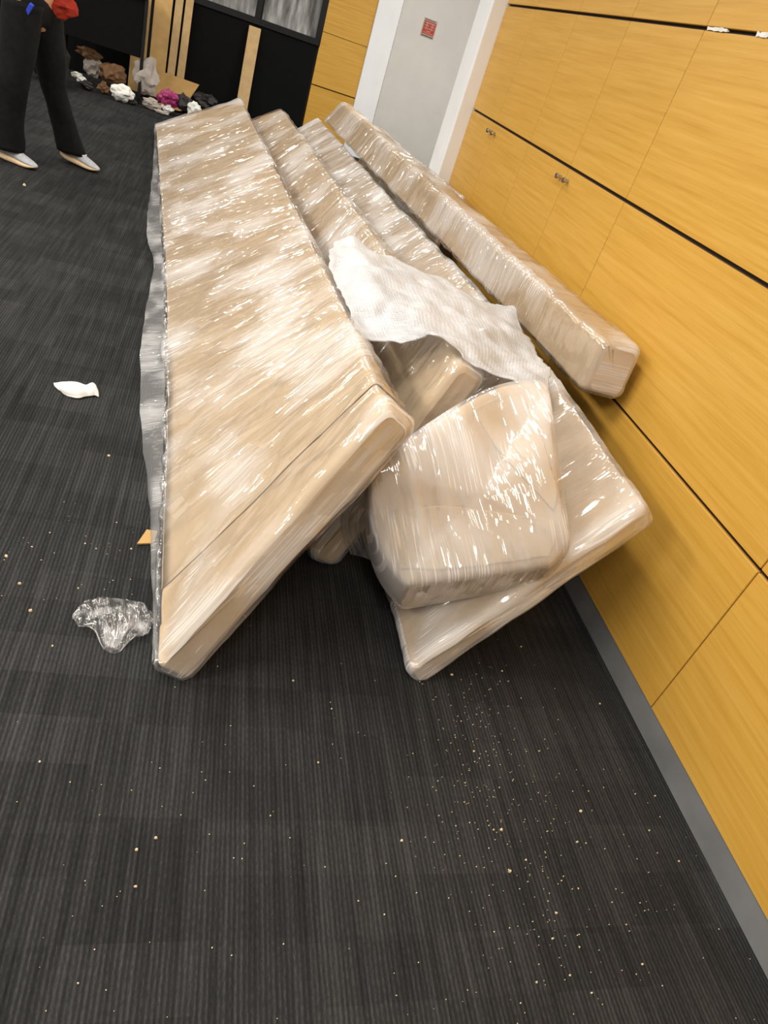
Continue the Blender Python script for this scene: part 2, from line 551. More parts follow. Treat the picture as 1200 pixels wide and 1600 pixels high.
# back wall: black dado with glazing, veneer bay, white frame, pale grey door
wb = box('wall_back', -7, 3.1, YB + 0.05, YB + 0.2, 0, 3.0, M['backing'])
tag(wb, 'far wall with black dado, dark framed glazing and a veneer bay', 'wall', kind='structure')
for (z0, z1) in rows:
    link('panel', box_mesh('panel', -0.285, 0.285, 0, 0.05, -(z1 - z0) / 2 - .004, (z1 - z0) / 2 + .004, 0.002, 1), M['wood'], wb,
         (1.215, YB, (z0 + z1) / 2 - 0.02 * (z0 > .5)))
dado_x = [(-6.9, -4.2), (-4.18, -1.9), (-1.88, 0.165), (0.185, 0.90)]
for x0, x1 in dado_x:
    box('dado_panel', x0, x1, YB + 0.01, YB + 0.05, 0, 1.06, M['black'], wb, 0.004, 1)
    box('glass_pane', x0 + 0.03, x1 - 0.03, YB + 0.035, YB + 0.045, 1.12, 2.9, M['glass'], wb)
    box('mullion', x1 - 0.035, x1 + 0.035, YB - 0.005, YB + 0.05, 1.06, 2.95, M['blackm'], wb, 0.004, 1)
box('transom', -6.9, 0.92, YB - 0.015, YB + 0.05, 1.055, 1.125, M['blackm'], wb, 0.006, 1)

tf = empty('trim_2', (1.65, YB, 0), 'white painted frame around the pale grey door', 'door frame'); tf['kind'] = 'structure'
box('jamb', 1.50, 1.79, YB - 0.03, YB + 0.05, 0, 2.5, M['white'], tf, 0.01, 3)
box('jamb', 2.80, 2.99, YB - 0.03, YB + 0.05, 0, 2.5, M['white'], tf, 0.01, 3)
box('lintel', 1.79, 2.80, YB - 0.03, YB + 0.05, 2.25, 2.5, M['white'], tf, 0.01, 3)
d1 = empty('door_1', (2.3, YB, 0), 'pale grey flush door at the far end of the room', 'door'); d1['kind'] = 'structure'
box('door_leaf', 1.795, 2.795, YB + 0.0, YB + 0.05, 0.008, 2.245, M['grey_door'], d1, 0.003, 1)
# small red and white notice on the door
sg = empty('door_sign', (2.175, YB, 1.62), 'small red printed notice on the pale grey door', 'sign')
box('sign_plate', 2.09, 2.26, YB - 0.006, YB - 0.0005, 1.525, 1.715, M['offwhite'], sg, 0.002, 1)
box('red_field', 2.10, 2.25, YB - 0.0075, YB - 0.006, 1.555, 1.69, M['redp'], sg)
for (x0, x1, z0, z1) in ((2.112, 2.238, 1.668, 1.676), (2.112, 2.165, 1.640, 1.647), (2.185, 2.238, 1.640, 1.647), (2.135, 2.143, 1.60, 1.668),
                         (2.205, 2.213, 1.60, 1.668), (2.112, 2.238, 1.612, 1.619), (2.15, 2.2, 1.585, 1.592), (2.112, 2.238, 1.568, 1.574)):
    box('stroke', x0, x1, YB - 0.0086, YB - 0.0075, z0, z1, M['offwhite'], sg)
box('caption_line', 2.10, 2.25, YB - 0.0075, YB - 0.006, 1.533, 1.543, M['darkline'], sg)
box('caption_line', 2.10, 2.24, YB - 0.0075, YB - 0.006, 1.699, 1.706, M['darkline'], sg)


# ------------------------------------------------------------------ wrapped packages
def interp(st, n, bias=2.2):
    """resample a list of (a, b) stations, denser near the start"""
    cen = [(a + b) / 2 for a, b in st]
    L = [0]
    for i in range(1, len(cen)):
        L.append(L[-1] + (cen[i] - cen[i - 1]).length)
    out = []
    for j in range(n):
        s = L[-1] * ((j / (n - 1)) ** bias)
        i = 0
        while i < len(L) - 2 and s > L[i + 1]:
            i += 1
        t = (s - L[i]) / (L[i + 1] - L[i])
        out.append((st[i][0].lerp(st[i + 1][0], t), st[i][1].lerp(st[i + 1][1], t), s))
    return out


def rrect(W, T, r, off, nw=14, nt=4, nc=5):
    """closed section: p along the width 0..W, q from 0 (outer face) down to -T"""
    p0, p1, q1, q0 = -off, W + off, off, -T - off
    r = min(r + off, (p1 - p0) / 2.05, (q1 - q0) / 2.05)
    pts = []

    def arc(cp, cq, a0):
        for i in range(nc + 1):
            a = a0 + (math.pi / 2) * i / nc
            pts.append((cp + r * math.cos(a), cq + r * math.sin(a)))
    # along the outer face from p0 to p1, then round
    for i in range(nw):
        pts.append((p0 + r + (p1 - p0 - 2 * r) * i / nw, q1))
    arcs = [(p1 - r, q1 - r, math.pi / 2), (p1 - r, q0 + r, 0), (p0 + r, q0 + r, -math.pi / 2), (p0 + r, q1 - r, -math.pi)]
    for kx, (cp, cq, a0) in enumerate(arcs):
        for i in range(nc + 1):
            a = a0 - (math.pi / 2) * i / nc
            pts.append((cp + r * math.cos(a), cq + r * math.sin(a)))
        if kx == 0:
            for i in range(1, nt):
                pts.append((p1, q1 - r - (q1 - q0 - 2 * r) * i / nt))
        if kx == 1:
            for i in range(1, nw):
                pts.append((p1 - r - (p1 - p0 - 2 * r) * i / nw, q0))
        if kx == 2:
            for i in range(1, nt):
                pts.append((p0, q0 + r + (q1 - q0 - 2 * r) * i / nt))
    # drop duplicates
    o = []
    for p in pts:
        if not o or (abs(p[0] - o[-1][0]) + abs(p[1] - o[-1][1])) > 1e-5:
            o.append(p)
    return o


def loft_panel(name, st, T, r, mat, parent, off=0.0, amp=0.004, nscale=5, seed=0.0, n=44, bias=2.2, up=Vector((-0.6, -0.2, 0.8)),
               s_range=None, extra=None, caps=(True, True), nw=14, edge_amp=0.0, under=None):
    sts = interp(st, n, bias)
    if s_range:
        tot = sts[-1][2]
        m = []
        for j in range(n):
            s = s_range[0] + (s_range[1] - s_range[0]) * j / (n - 1)
            i = 0
            while i < len(sts) - 2 and s > sts[i + 1][2]:
                i += 1
            t = (s - sts[i][2]) / max(1e-6, sts[i + 1][2] - sts[i][2])
            m.append((sts[i][0].lerp(sts[i + 1][0], t), sts[i][1].lerp(sts[i + 1][1], t), s))
        sts = m
    rings = []
    for j, (a, b, s) in enumerate(sts):
        j0, j1 = max(0, j - 1), min(len(sts) - 1, j + 1)
        ld = ((sts[j1][0] + sts[j1][1]) - (sts[j0][0] + sts[j0][1])).normalized()
        wv = b - a
        W = wv.length
        wd = wv / W
        nn = ld.cross(wd).normalized()
        if nn.dot(up) < 0:
            nn = -nn
        sec = rrect(W, T, r, off, nw)
        rings.append((s, ld, [a + wd * p + nn * q for p, q in sec], sec, nn, wd))
    # rounded end caps
    rr = min(r + off, T / 2 + off)
    full = []

    def cap(ring, sgn):
        s, ld, pts, sec, nn, wd = ring
        c = sum(pts, Vector()) / len(pts)
        res = []
        for th in (80, 55, 28):
            a = math.radians(th)
            e = rr * math.sin(a)
            sh = rr * (1 - math.cos(a))
            pp = []
            for p in pts:
                dv = p - c
                dn, dw = dv.dot(nn), dv.dot(wd)
                fn = max(0, 1 - sh / max(1e-4, (T / 2 + off)))
                fw = max(0, 1 - sh / max(1e-4, max(abs(dv.dot(wd)) for dv in [q - c for q in pts])))
                pp.append(c + ld * (sgn * e) + nn * dn * fn + wd * dw * fw + (dv - nn * dn - wd * dw))
            res.append((s + sgn * e, ld, pp, sec, nn, wd))
        return res
    if caps[0]:
        full += cap(rings[0], -1)
    full += rings
    if caps[1]:
        full += cap(rings[-1], 1)[::-1]
    verts, uvs, faces = [], [], []
    k = len(full[0][2])
    for s, ld, pts, sec, nn, wd in full:
        c = sum(pts, Vector()) / len(pts)
        per = 0
        for i, p in enumerate(pts):
            if i:
                per += (pts[i] - pts[i - 1]).length
            dirv = (p - c)
            dn, dw = dirv.dot(nn), dirv.dot(wd)
            od = (nn * (1 if dn > 0 else -1)) if abs(sec[i][1] + T / 2) > T / 2 + off - 0.6 * r - 1e-4 else (wd * (1 if dw > 0 else -1))
            d = amp * (nz(p, nscale, seed) + 0.5 * nz(p, nscale * 2.7, seed + 3))
            if under:
                d += under[0] * (nz(p, under[1], under[2]) + 0.5 * nz(p, under[1] * 2.7, under[2] + 3))
            q = p + od * d
            if under and under[3]:
                q = under[3](q, s, sec[i], nn, wd, ld)
            if edge_amp:
                q = q + wd * (edge_amp * noise.noise(Vector((s * 2.3 + seed, 0.3 if dw > 0 else 7.7, seed))))
            if extra:
                q = extra(q, s, sec[i], nn, wd, ld)
            if q.z < 0.004:
                q.z = 0.004
            verts.append(q)
            uvs.append((s, per))
    for j in range(len(full) - 1):
        for i in range(k):
            i2 = (i + 1) % k
            faces.append((j * k + i, j * k + i2, (j + 1) * k + i2, (j + 1) * k + i))
    for e, isn in ((0, True), (len(full) - 1, False)):
        if (isn and caps[0]) or (not isn and caps[1]):
            c = sum((verts[e * k + i] for i in range(k)), Vector()) / k
            nn, wd = full[e][4], full[e][5]
            base = len(verts)
            for f_ in (1.0, 0.5):
                for i in range(k):
                    q = c.lerp(verts[e * k + i], f_)
                    if f_ < 1:
                        q = q + full[e][1] * (0.5 * amp * nz(q, 14, seed))
                    verts.append(q); uvs.append((0.3 * full[e][0] + (q - c).dot(nn), 0.15 + (q - c).dot(wd)))
            verts.append(c); uvs.append((0.3 * full[e][0], 0.15))
            for i in range(k):
                i2 = (i + 1) % k
                faces.append((base + i, base + i2, base + k + i2, base + k + i))
                faces.append((base + k + i, base + k + i2, base + 2 * k))
    return from_py(name, verts, faces, mat, parent, True, uvs)


V = Vector


def ridge(s, p, seed, fs=3.0, fp=0.7, tw=0.35):
    n = noise.noise(V((s * fs + p * tw * fs, p * fp, seed)))
    n2 = noise.noise(V((s * fs * 2.6 - p * tw * fs * 1.5, p * fp * 2.2, seed + 9.1)))
    return (1 - 2.6 * abs(n)) + 0.45 * (1 - 2.6 * abs(n2))


def folds(seed, amp, fs=3.0, T=0.085, fp=0.7):
    def fn(q, s, sec, nn, wd, ld):
        k = 1.0 if sec[1] > -T * 0.35 else 0.4
        return q + nn * (amp * k * ridge(s, sec[0], seed, fs, fp) * (1 if sec[1] > -T * 0.5 else -1))
    return fn


def film_wr(seed, amp, T, fs=8.0):
    def fn(q, s, sec, nn, wd, ld):
        r = max(0.0, ridge(s, sec[0] + sec[1] * 2, seed, fs, 3.0, 0.5))
        sg = 1 if sec[1] > -T * 0.5 else -1
        return q + nn * (amp * r * sg) + wd * (0.7 * amp * r * (1 if sec[0] > 0.3 else -1))
    return fn


UPL = V((-0.6, -0.2, 0.8))
# --- leftmost leaning panel -----------------------------------------------------------
A_st = [(V(atz(248, 1034, 0.045)), V(aty(604, 634, 1.42))),
        (V(atz(256, 780, 0.075)), V(aty(566, 548, 1.84))),
        (V(atz(262, 600, 0.095)), V(aty(524, 458, 2.45))),
        (V(atz(257, 400, 0.10)), V(aty(462, 328, 3.75))),
        (V(atz(243, 196, 0.10)), V(aty(376, 156, 7.6)))]
pk = empty('wrapped_package', (0.2, 1.6, 0), 'large brown paper wrapped panel in clear film, leftmost and nearest in the leaning stack', 'wrapped panel', 'film wrapped packages')
UA = (0.006, 3, 1.0, folds(1.3, 0.0035))
loft_panel('paper_wrap', A_st, 0.085, 0.014, M['kraft'], pk, 0, 0.006, 3, 1.0, 90, extra=folds(1.3, 0.0035), nw=22)
loft_panel('end_fold', A_st, 0.085, 0.015, M['kraft2'], pk, 0.005, 0.002, 4, 2.0, 14, s_range=(-0.0, 0.09), caps=(True, False), under=UA, nw=22)
loft_panel('paper_overlap', A_st, 0.085, 0.015, M['kraft2'], pk, 0.0035, 0.001, 4, 2.6, 40, s_range=(0.20, 1.50), caps=(False, False), under=UA, nw=22)


def A_film(q, s, sec, nn, wd, ld):
    # loose skirt of film hanging off the lower long edge down to the carpet
    p, h = sec
    if p < 0.03:
        k = (0.03 - p) / 0.05
        k = min(1, k)
        bulge = 0.055 * math.exp(-((s - 1.6) / 1.1) ** 2) + 0.03 * math.exp(-((s - 3.6) / 0.8) ** 2)
        q = q + V((-1, 0, -0.5)) * bulge * 0.15 * k * (1 + 0.35 * nz(q, 6, 4))
    return A_wr(q, s, sec, nn, wd, ld)


A_wr = film_wr(5.5, 0.005, 0.085)


loft_panel('stretch_film', A_st, 0.085, 0.016, M['film'], pk, 0.013, 0.003, 9, 5.0, 170, under=UA, extra=A_film, edge_amp=0.008, nw=34)
# rolled paper corner at the near top end
_a, _b = A_st[0]
_wd = (_b - _a).normalized()
_ld = ((A_st[1][0] + A_st[1][1]) - (_a + _b)).normalized()
_nn = _ld.cross(_wd).normalized()
if _nn.dot(UPL) < 0: _nn = -_nn
_c = _b - _wd * 0.045 - _nn * 0.043
_v, _f = [], []
for _j, (_r, _e) in enumerate(((0.044, 0.06), (0.045, -0.012), (0.042, -0.019), (0.037, -0.017), (0.036, 0.03), (0.002, 0.032))):
    for _i in range(28):
        _t = 2 * math.pi * _i / 28
        _rr = _r * (1 + 0.05 * math.sin(3 * _t + 1))
        _v.append(_c + _ld * _e + _wd * math.cos(_t) * _rr + _nn * math.sin(_t) * _rr * 0.93)
        if _j:
            _k = (_j - 1) * 28
            _f.append((_k + _i, _k + (_i + 1) % 28, _k + 28 + (_i + 1) % 28, _k + 28 + _i))
from_py('rolled_corner', _v, _f, M['kraft'], pk)

# --- second panel --------------------------------------------------------------------
P2_st = [(V(atz(484, 862, 0.035)), V(aty(718, 562, 1.90))),
         (V((0.30, 3.6, 0.05)), V((0.685, 3.6, 0.722))),
         (V((-0.22, 7.9, 0.05)), V(aty(440, 170, 7.6)))]
p2 = empty('wrapped_package', (0.6, 2.0, 0), 'brown paper wrapped panel leaning just behind the leftmost panel, under the bubble wrap', 'wrapped panel', 'film wrapped packages')
U2 = (0.006, 3, 11.0, folds(11.3, 0.0035, T=0.1))
loft_panel('paper_wrap', P2_st, 0.10, 0.022, M['kraft'], p2, 0, 0.006, 3, 11.0, 80, extra=folds(11.3, 0.0035, T=0.1), nw=20)
loft_panel('end_fold', P2_st, 0.10, 0.023, M['kraft2'], p2, 0.005, 0.002, 4, 12.0, 14, s_range=(0.0, 0.2), caps=(True, False), under=U2, nw=20)
loft_panel('stretch_film', P2_st, 0.10, 0.024, M['film'], p2, 0.012, 0.003, 9, 15.0, 150, under=U2, extra=film_wr(15.5, 0.005, 0.1), edge_amp=0.008, nw=30)

# --- third panel, resting towards the wall --------------------------------------------
B_st = [(V(atz(640, 1040, 0.045)), V(atx(1006, 788, 1.275))),
        (V((0.72, 2.1, 0.05)), V(aty(868, 598, 2.10))),
        (V((0.64, 3.0, 0.05)), V(aty(752, 462, 3.00))),
        (V((0.50, 4.7, 0.05)), V(aty(620, 323, 4.6))),
        (V((0.22, 7.8, 0.05)), V(aty(497, 187, 7.6)))]
p3 = empty('wrapped_package', (1.0, 1.6, 0), 'brown paper wrapped panel with silvery film, lowest and nearest the veneer wall', 'wrapped panel', 'film wrapped packages')
U3 = (0.005, 3, 21.0, folds(21.3, 0.003, T=0.065))
loft_panel('paper_wrap', B_st, 0.065, 0.012, M['kraft'], p3, 0, 0.005, 3, 21.0, 80, extra=folds(21.3, 0.003, T=0.065), nw=20)
loft_panel('end_fold', B_st, 0.065, 0.013, M['kraft2'], p3, 0.005, 0.002, 4, 22.0, 14, s_range=(0.0, 0.14), caps=(True, False), under=U3, nw=20)
loft_panel('stretch_film', B_st, 0.065, 0.014, M['film_thick'], p3, 0.012, 0.003, 9, 25.0, 150, under=U3, extra=film_wr(25.5, 0.005, 0.065), edge_amp=0.006, nw=30)

# --- long narrow beam on top -----------------------------------------------------------
F_st = [(V(atx(938, 532, 1.30)), V(atx(998, 546, 1.44))),
        (V(aty(535, 162, 7.4)), V(aty(551, 168, 7.4)))]
p4 = empty('wrapped_beam', (1.35, 2.1, 0.72), 'long narrow square wrapped box lying on top of the stack beside the wall', 'wrapped box', 'film wrapped packages')
UPZ = V((0, 0, 1))


def F_skew(base):
    def fn(q, s, sec, nn, wd, ld):
        q = q + V((0.12 * (s / 5.3) * sec[1] / 0.18, 0, 0))
        return base(q, s, sec, nn, wd, ld) if base else q
    return fn


U4 = (0.005, 4, 31.0, folds(31.3, 0.003, 5.0, 0.175))
loft_panel('paper_wrap', F_st, 0.175, 0.012, M['kraft'], p4, 0, 0.005, 4, 31.0, 80, up=UPZ, nw=10, extra=F_skew(folds(31.3, 0.003, 5.0, 0.175)))
loft_panel('end_fold', F_st, 0.175, 0.013, M['kraft2'], p4, 0.004, 0.002, 6, 32.0, 14, under=U4, s_range=(0.0, 0.12), caps=(True, False), up=UPZ, nw=10, extra=F_skew(None))
loft_panel('stretch_film', F_st, 0.175, 0.02, M['film'], p4, 0.010, 0.003, 9, 35.0, 150, under=U4, up=UPZ, nw=14, edge_amp=0.004, extra=F_skew(film_wr(35.5, 0.004, 0.175)))

# --- thin panel behind the beam ---------------------------------------------------------
G_st = [(V((1.20, 4.25, 0.03)), V((1.36, 4.25, 0.845))),
        (V((1.17, 6.0, 0.03)), V((1.345, 6.0, 0.775))),
        (V((1.12, 7.3, 0.03)), V(aty(594, 199, 7.2)))]
p5 = empty('wrapped_package', (1.3, 4.3, 0), 'thin greyish brown wrapped panel showing behind the long box, by the white pilaster', 'wrapped panel', 'film wrapped packages')
loft_panel('paper_wrap', G_st, 0.03, 0.012, M['kraft'], p5, 0, 0.003, 4, 41.0, 30, bias=1.3)
loft_panel('stretch_film', G_st, 0.03, 0.014, M['film'], p5, 0.008, 0.004, 9, 45.0, 40, bias=1.3)


# --- bulky parcel resting in the trough --------------------------------------------------
def outline_block(name, top, down, mat, parent, off=0.0, amp=0.006, seed=0.0, rise=0.02, n_sub=2, shrink=0.95, dfun=None, crease=0.75):
    """block from an outline of 3-D points (its upper rim) and a vector to its underside"""
    k = len(top)
    c = sum(top, V()) / k
    nrm = V()
    for i in range(k):
        a, b = top[i] - c, top[(i + 1) % k] - c
        nrm += a.cross(b)
    nrm.normalize()
    if nrm.dot(V((-0.3, -0.5, 0.8))) < 0: nrm = -nrm
    rings = []
    for f, dz in ((0.0, rise), (0.5, rise), (0.9, rise * 0.85), (0.985, rise * 0.12)):
        rings.append([c + (p - c) * f + nrm * dz for p in top])
    dk = [dfun(p) if dfun else 1.0 for p in top]
    for t in (0.05, 0.5, 0.95):
        rings.append([c + (p - c) * (1 + 0.02 * math.sin(t * 3)) + down * t * g for p, g in zip(top, dk)])
    rings.append([c + (p - c) * shrink + down * g for p, g in zip(top, dk)])
    rings.append([c + (p - c) * 0.45 + down * (0.5 + 0.5 * g) for p, g in zip(top, dk)])
    verts = [rings[0][0]]
    uvs = [(0, 0)]
    for ri, rg in enumerate(rings[1:]):
        for i, p in enumerate(rg):
            d = (p - c).normalized()
            q = p + d * off + nrm * (off if ri < 3 else 0)
            q = q + d * amp * nz(p, 7, seed) * (0 if ri == 2 else 1)
            verts.append(q); uvs.append(((q - c).dot(V((0.9, 0.2, 0.3))), (q - c).dot(V((-0.2, 0.6, 0.75)))))
    verts.append(c + down); uvs.append((0, 0))
    faces = []
    m = len(rings) - 1
    for i in range(k):
        i2 = (i + 1) % k
        faces.append((0, 1 + i, 1 + i2))
        for j in range(m - 1):
            faces.append((1 + j * k + i, 1 + (j + 1) * k + i, 1 + (j + 1) * k + i2, 1 + j * k + i2))
        faces.append((1 + (m - 1) * k + i, len(verts) - 1, 1 + (m - 1) * k + i2))
    o = from_py(name, verts, faces, mat, parent, True, uvs)
    ca = o.data.attributes.new('crease_edge', 'FLOAT', 'EDGE')
    for e in o.data.edges:
        a, b = e.vertices
        if a and b and (a - 1) // k == (b - 1) // k and (a - 1) // k in (2, 5):
            ca.data[e.index].value = crease
    md = o.modifiers.new('sub', 'SUBSURF'); md.levels = n_sub; md.render_levels = n_sub
    return o


C_top = [V(aty(u, v, y)) for u, v, y in (
    (618, 895, 1.40), (633, 915, 1.37), (642, 917, 1.368), (700, 907, 1.36), (790, 895, 1.35), (852, 886, 1.34), (864, 882, 1.34), (884, 856, 1.355), (887, 846, 1.36), (878, 790, 1.42),
    (868, 720, 1.50), (860, 650, 1.62), (855, 606, 1.72), (846, 596, 1.735), (795, 597, 1.74), (742, 618, 1.69), (690, 652, 1.63), (630, 692, 1.57), (586, 728, 1.53), (576, 742, 1.515), (580, 820, 1.46), (598, 868, 1.42))]
pc = empty('wrapped_parcel', (0.85, 1.55, 0.2), 'bulky film wrapped brown parcel with sloping top wedged in the middle of the stack', 'wrapped parcel', 'film wrapped packages')
Cd = V((0.04, 0.06, -0.11))
Cf = lambda p: 1.0 + max(0, (1.05 - p.x)) * 1.3
C_paper = outline_block('paper_wrap', C_top, Cd, M['kraft'], pc, 0, 0.004, 51.0, 0.02, 3, dfun=Cf)
outline_block('stretch_film', C_top, Cd, M['film_thick'], pc, 0.010, 0.008, 55.0, 0.030, 3, dfun=Cf, crease=0.4)


def draper(o):
    """returns a function that finds the point of object o on the sight line (u, v), lifted by off along its normal"""
    bpy.context.view_layer.update()
    dg = bpy.context.evaluated_depsgraph_get()
    t = BVHTree.FromObject(o, dg)
    org = o.matrix_world.translation.copy()

    def fn(u, v, off):
        d = ray(u, v).normalized()
        h, n, i, dist = t.ray_cast(CAM - org, d)
        if h is None:
            h, n, i, dist = t.find_nearest(CAM - org + d * 2.2)
        if n.dot(d) > 0: n = -n
        return h + org + n * off
    return fn


# --- bubble wrap --------------------------------------------------------------------------
def crom(p, t):
    n = len(p) - 1
    x = t * n
    i = min(int(x), n - 1)
    f = x - i
    p0, p1, p2_, p3_ = p[max(i - 1, 0)], p[i], p[i + 1], p[min(i + 2, n)]
    return 0.5 * ((2 * p1) + (p2_ - p0) * f + (2 * p0 - 5 * p1 + 4 * p2_ - p3_) * f * f + (3 * p1 - p0 - 3 * p2_ + p3_) * f ** 3)


def sheet(name, rows_, nu, nv, mat, parent, amp, nscale, seed, thick=0.0, uvs_scale=1.0, dirn=V((-0.3, -0.5, 0.8)), rag=0.0):
    verts, uvs, faces = [], [], []
    for j in range(nv):
        tv = j / (nv - 1)
        for i in range(nu):
            tu = i / (nu - 1)
            cp = [crom(r, tu) for r in rows_]
            p = crom(cp, tv)
            p = p + dirn * amp * (nz(p, nscale, seed) + 0.45 * nz(p, nscale * 2.3, seed + 5))
            if rag and (i in (0, nu - 1) or j in (0, nv - 1)):
                p = p + V((nz(p, 30, 1), nz(p, 30, 4), 0.2 * nz(p, 30, 6))) * rag
            if p.z < 0.004: p.z = 0.004
            verts.append(p)
    w0 = sum((rows_[1][i + 1] - rows_[1][i]).length for i in range(len(rows_[1]) - 1))
    h0 = sum((rows_[i + 1][2] - rows_[i][2]).length for i in range(len(rows_) - 1))
    for j in range(nv):
        for i in range(nu):
            uvs.append((i / (nu - 1) * w0 * uvs_scale, j / (nv - 1) * h0 * uvs_scale))
    for j in range(nv - 1):
        for i in range(nu - 1):
            faces.append((j * nu + i, j * nu + i + 1, (j + 1) * nu + i + 1, (j + 1) * nu + i))
    o = from_py(name, verts, faces, mat, parent, True, uvs)
    if thick:
        md = o.modifiers.new('thick', 'SOLIDIFY'); md.thickness = thick; md.offset = 0
    return o


dC = draper(C_paper)
wing_rows = [[V(dC(u, v, .004)) for u, v in r] for r in (
    ((738, 640), (768, 690), (812, 742), (866, 800)),
    ((766, 626), (800, 670), (838, 722), (868, 775)),
    ((800, 612), (826, 640), (848, 690), (866, 750)))]
sheet('paper_overlap', wing_rows, 30, 18, M['kraft2'], pc, 0.003, 14, 58, 0.003, rag=0.004)
wing_rows = [[V(dC(u, v, .004)) for u, v in r] for r in (
    ((606, 800), (690, 790), (780, 800), (868, 815)),
    ((612, 840), (690, 835), (780, 842), (870, 840)),
    ((624, 888), (690, 890), (780, 880), (858, 868)))]
sheet('paper_overlap', wing_rows, 30, 18, M['kraft2'], pc, 0.002, 14, 59, 0.003, rag=0.004)

sk0 = ((249, 1032, .045), (257, 800, .075), (262, 600, .095), (260, 480, .10), (257, 412, .10), (255, 357, .10), (250, 270, .10), (244, 204, .10))
sk1 = ((247, 1042, .006), (232, 800, .006), (218, 600, .006), (228, 480, .006), (240, 412, .02), (229, 357, .006), (238, 270, .006), (243, 200, .006))
sk = [[V(atz(*p)) + V((-0.012, 0, 0.006)) for p in sk0], [V(atz(*p)).lerp(V(atz(*q)), 0.5) + V((-0.015, 0, 0.0)) for p, q in zip(sk0, sk1)], [V(atz(*p)) for p in sk1]]
sheet('film_skirt', sk, 90, 12, M['film_rope'], pk, 0.008, 6, 67, 0, dirn=V((-1, 0, 0.3)))
web = [[V(aty(*p)) for p in r] for r in (
    ((546, 770, 1.80), (570, 765, 1.66), (592, 760, 1.52)),
    ((532, 815, 1.78), (556, 824, 1.64), (586, 822, 1.47)),
    ((548, 866, 1.70), (572, 872, 1.58), (604, 884, 1.42)))]
sheet('film_web', web, 24, 24, M['film_rope'], pc, 0.010, 9, 63, 0)

bub_rows = [[V(aty(*p)) for p in r] for r in (
    ((513, 392, 2.85), (543, 372, 2.95), (605, 402, 2.85), (680, 432, 2.75), (748, 465, 2.72), (802, 482, 2.60)),
    ((517, 420, 2.6), (560, 412, 2.62), (630, 435, 2.55), (710, 465, 2.5), (775, 492, 2.45), (822, 520, 2.42)),
    ((535, 465, 2.3), (590, 460, 2.3), (650, 478, 2.22), (735, 512, 2.18), (800, 540, 2.16), (842, 556, 2.18)),
    ((552, 500, 2.14), (610, 508, 2.14), (665, 510, 2.02), (745, 546, 1.98), (805, 570, 1.97), (858, 582, 1.99)),
    ((568, 530, 2.02), (628, 536, 2.04), (690, 524, 1.93), (742, 572, 1.88), (800, 596, 1.84), (855, 612, 1.84)))]
bw = sheet('bubble_wrap', bub_rows, 70, 50, M['bubble'], None, 0.034, 8, 61, 0.004, rag=0.012)
tag(bw, 'crumpled sheet of white bubble wrap draped over the middle of the stack', 'bubble wrap')

# ------------------------------------------------------------------ litter on the carpet
# scrap of clear film
fr = [[V(atz(*p)) for p in r] for r in (
    ((112, 958, .010), (140, 938, .02), (178, 930, .03), (212, 938, .02), (238, 958, .015)),
    ((114, 968, .012), (148, 958, .035), (180, 958, .05), (212, 958, .035), (238, 975, .015)),
    ((122, 978, .010), (150, 978, .02), (182, 984, .04), (210, 980, .025), (232, 988, .01)),
    ((148, 986, .010), (158, 1002, .015), (178, 1010, .02), (196, 1004, .015), (222, 996, .01)),
    ((158, 1008, .006), (165, 1016, .008), (178, 1018, .01), (190, 1014, .008), (198, 1002, .006)))]
o = sheet('film_scrap', fr, 40, 36, M['film_scrap'], None, 0.016, 16, 71, 0, dirn=V((0, 0, 1)), rag=0.006)
tag(o, 'crumpled scrap of clear plastic film on the carpet beside the near corner', 'plastic film')
# white tissue scrap
tr_ = [[V(atz(*p)) for p in r] for r in (
    ((84, 599, .004), (100, 597, .02), (118, 597, .02), (133, 600, .02), (142, 597, .03), (147, 598, .02)),
    ((86, 603, .004), (102, 606, .03), (120, 607, .035), (136, 609, .025), (145, 607, .03), (153, 609, .012)),
    ((92, 609, .004), (106, 618, .006), (122, 621, .008), (137, 619, .008), (147, 617, .01), (155, 620, .004)))]
o = sheet('paper_scrap', tr_, 36, 16, M['paper'], None, 0.006, 18, 77, 0.002, dirn=V((0, 0, 1)), rag=0.004)
tag(o, 'torn white paper scrap alone on the carpet left of the stack', 'paper scrap')
# cardboard corner under the first panel
a, b, c, d = atz(214, 851, .003), atz(229, 829, .003), atz(246, 832, .003), atz(240, 850, .003)
bm = bmesh.new()
f = bm.faces.new([bm.verts.new(q) for q in (a, b, c, d)])
r_ = bmesh.ops.extrude_face_region(bm, geom=[f])
for q in r_['geom']:
    if isinstance(q, bmesh.types.BMVert): q.co.z += 0.005
bmesh.ops.recalc_face_normals(bm, faces=bm.faces)
me = bpy.data.meshes.new('cardboard_scrap'); bm.to_mesh(me); bm.free()
tag(link('cardboard_scrap', me, M['card']), 'small tan cardboard corner poking out under the leftmost panel', 'cardboard')

# crumbs: uncountable specks of wood and paper
vs, fs = [], []


def crumb(p, s):
    base = len(vs)
    ang = random.random() * 6.28
    e = 0.55 + random.random() * 0.4
    for i in range(5):
        t = ang + i * 6.283 / 5
        r = s * (0.75 + 0.5 * random.random())
        x, y = r * math.cos(t), r * math.sin(t) * e
        vs.append((p.x + x, p.y + y, 0.001))
        vs.append((p.x + x * 0.7, p.y + y * 0.7, 0.001 + s * (0.7 + 0.5 * random.random())))
    for i in range(5):
        j = (i + 1) % 5
        fs.append((base + 2 * i, base + 2 * j, base + 2 * j + 1, base + 2 * i + 1))
    fs.append(tuple(base + 2 * i + 1 for i in range(5)))


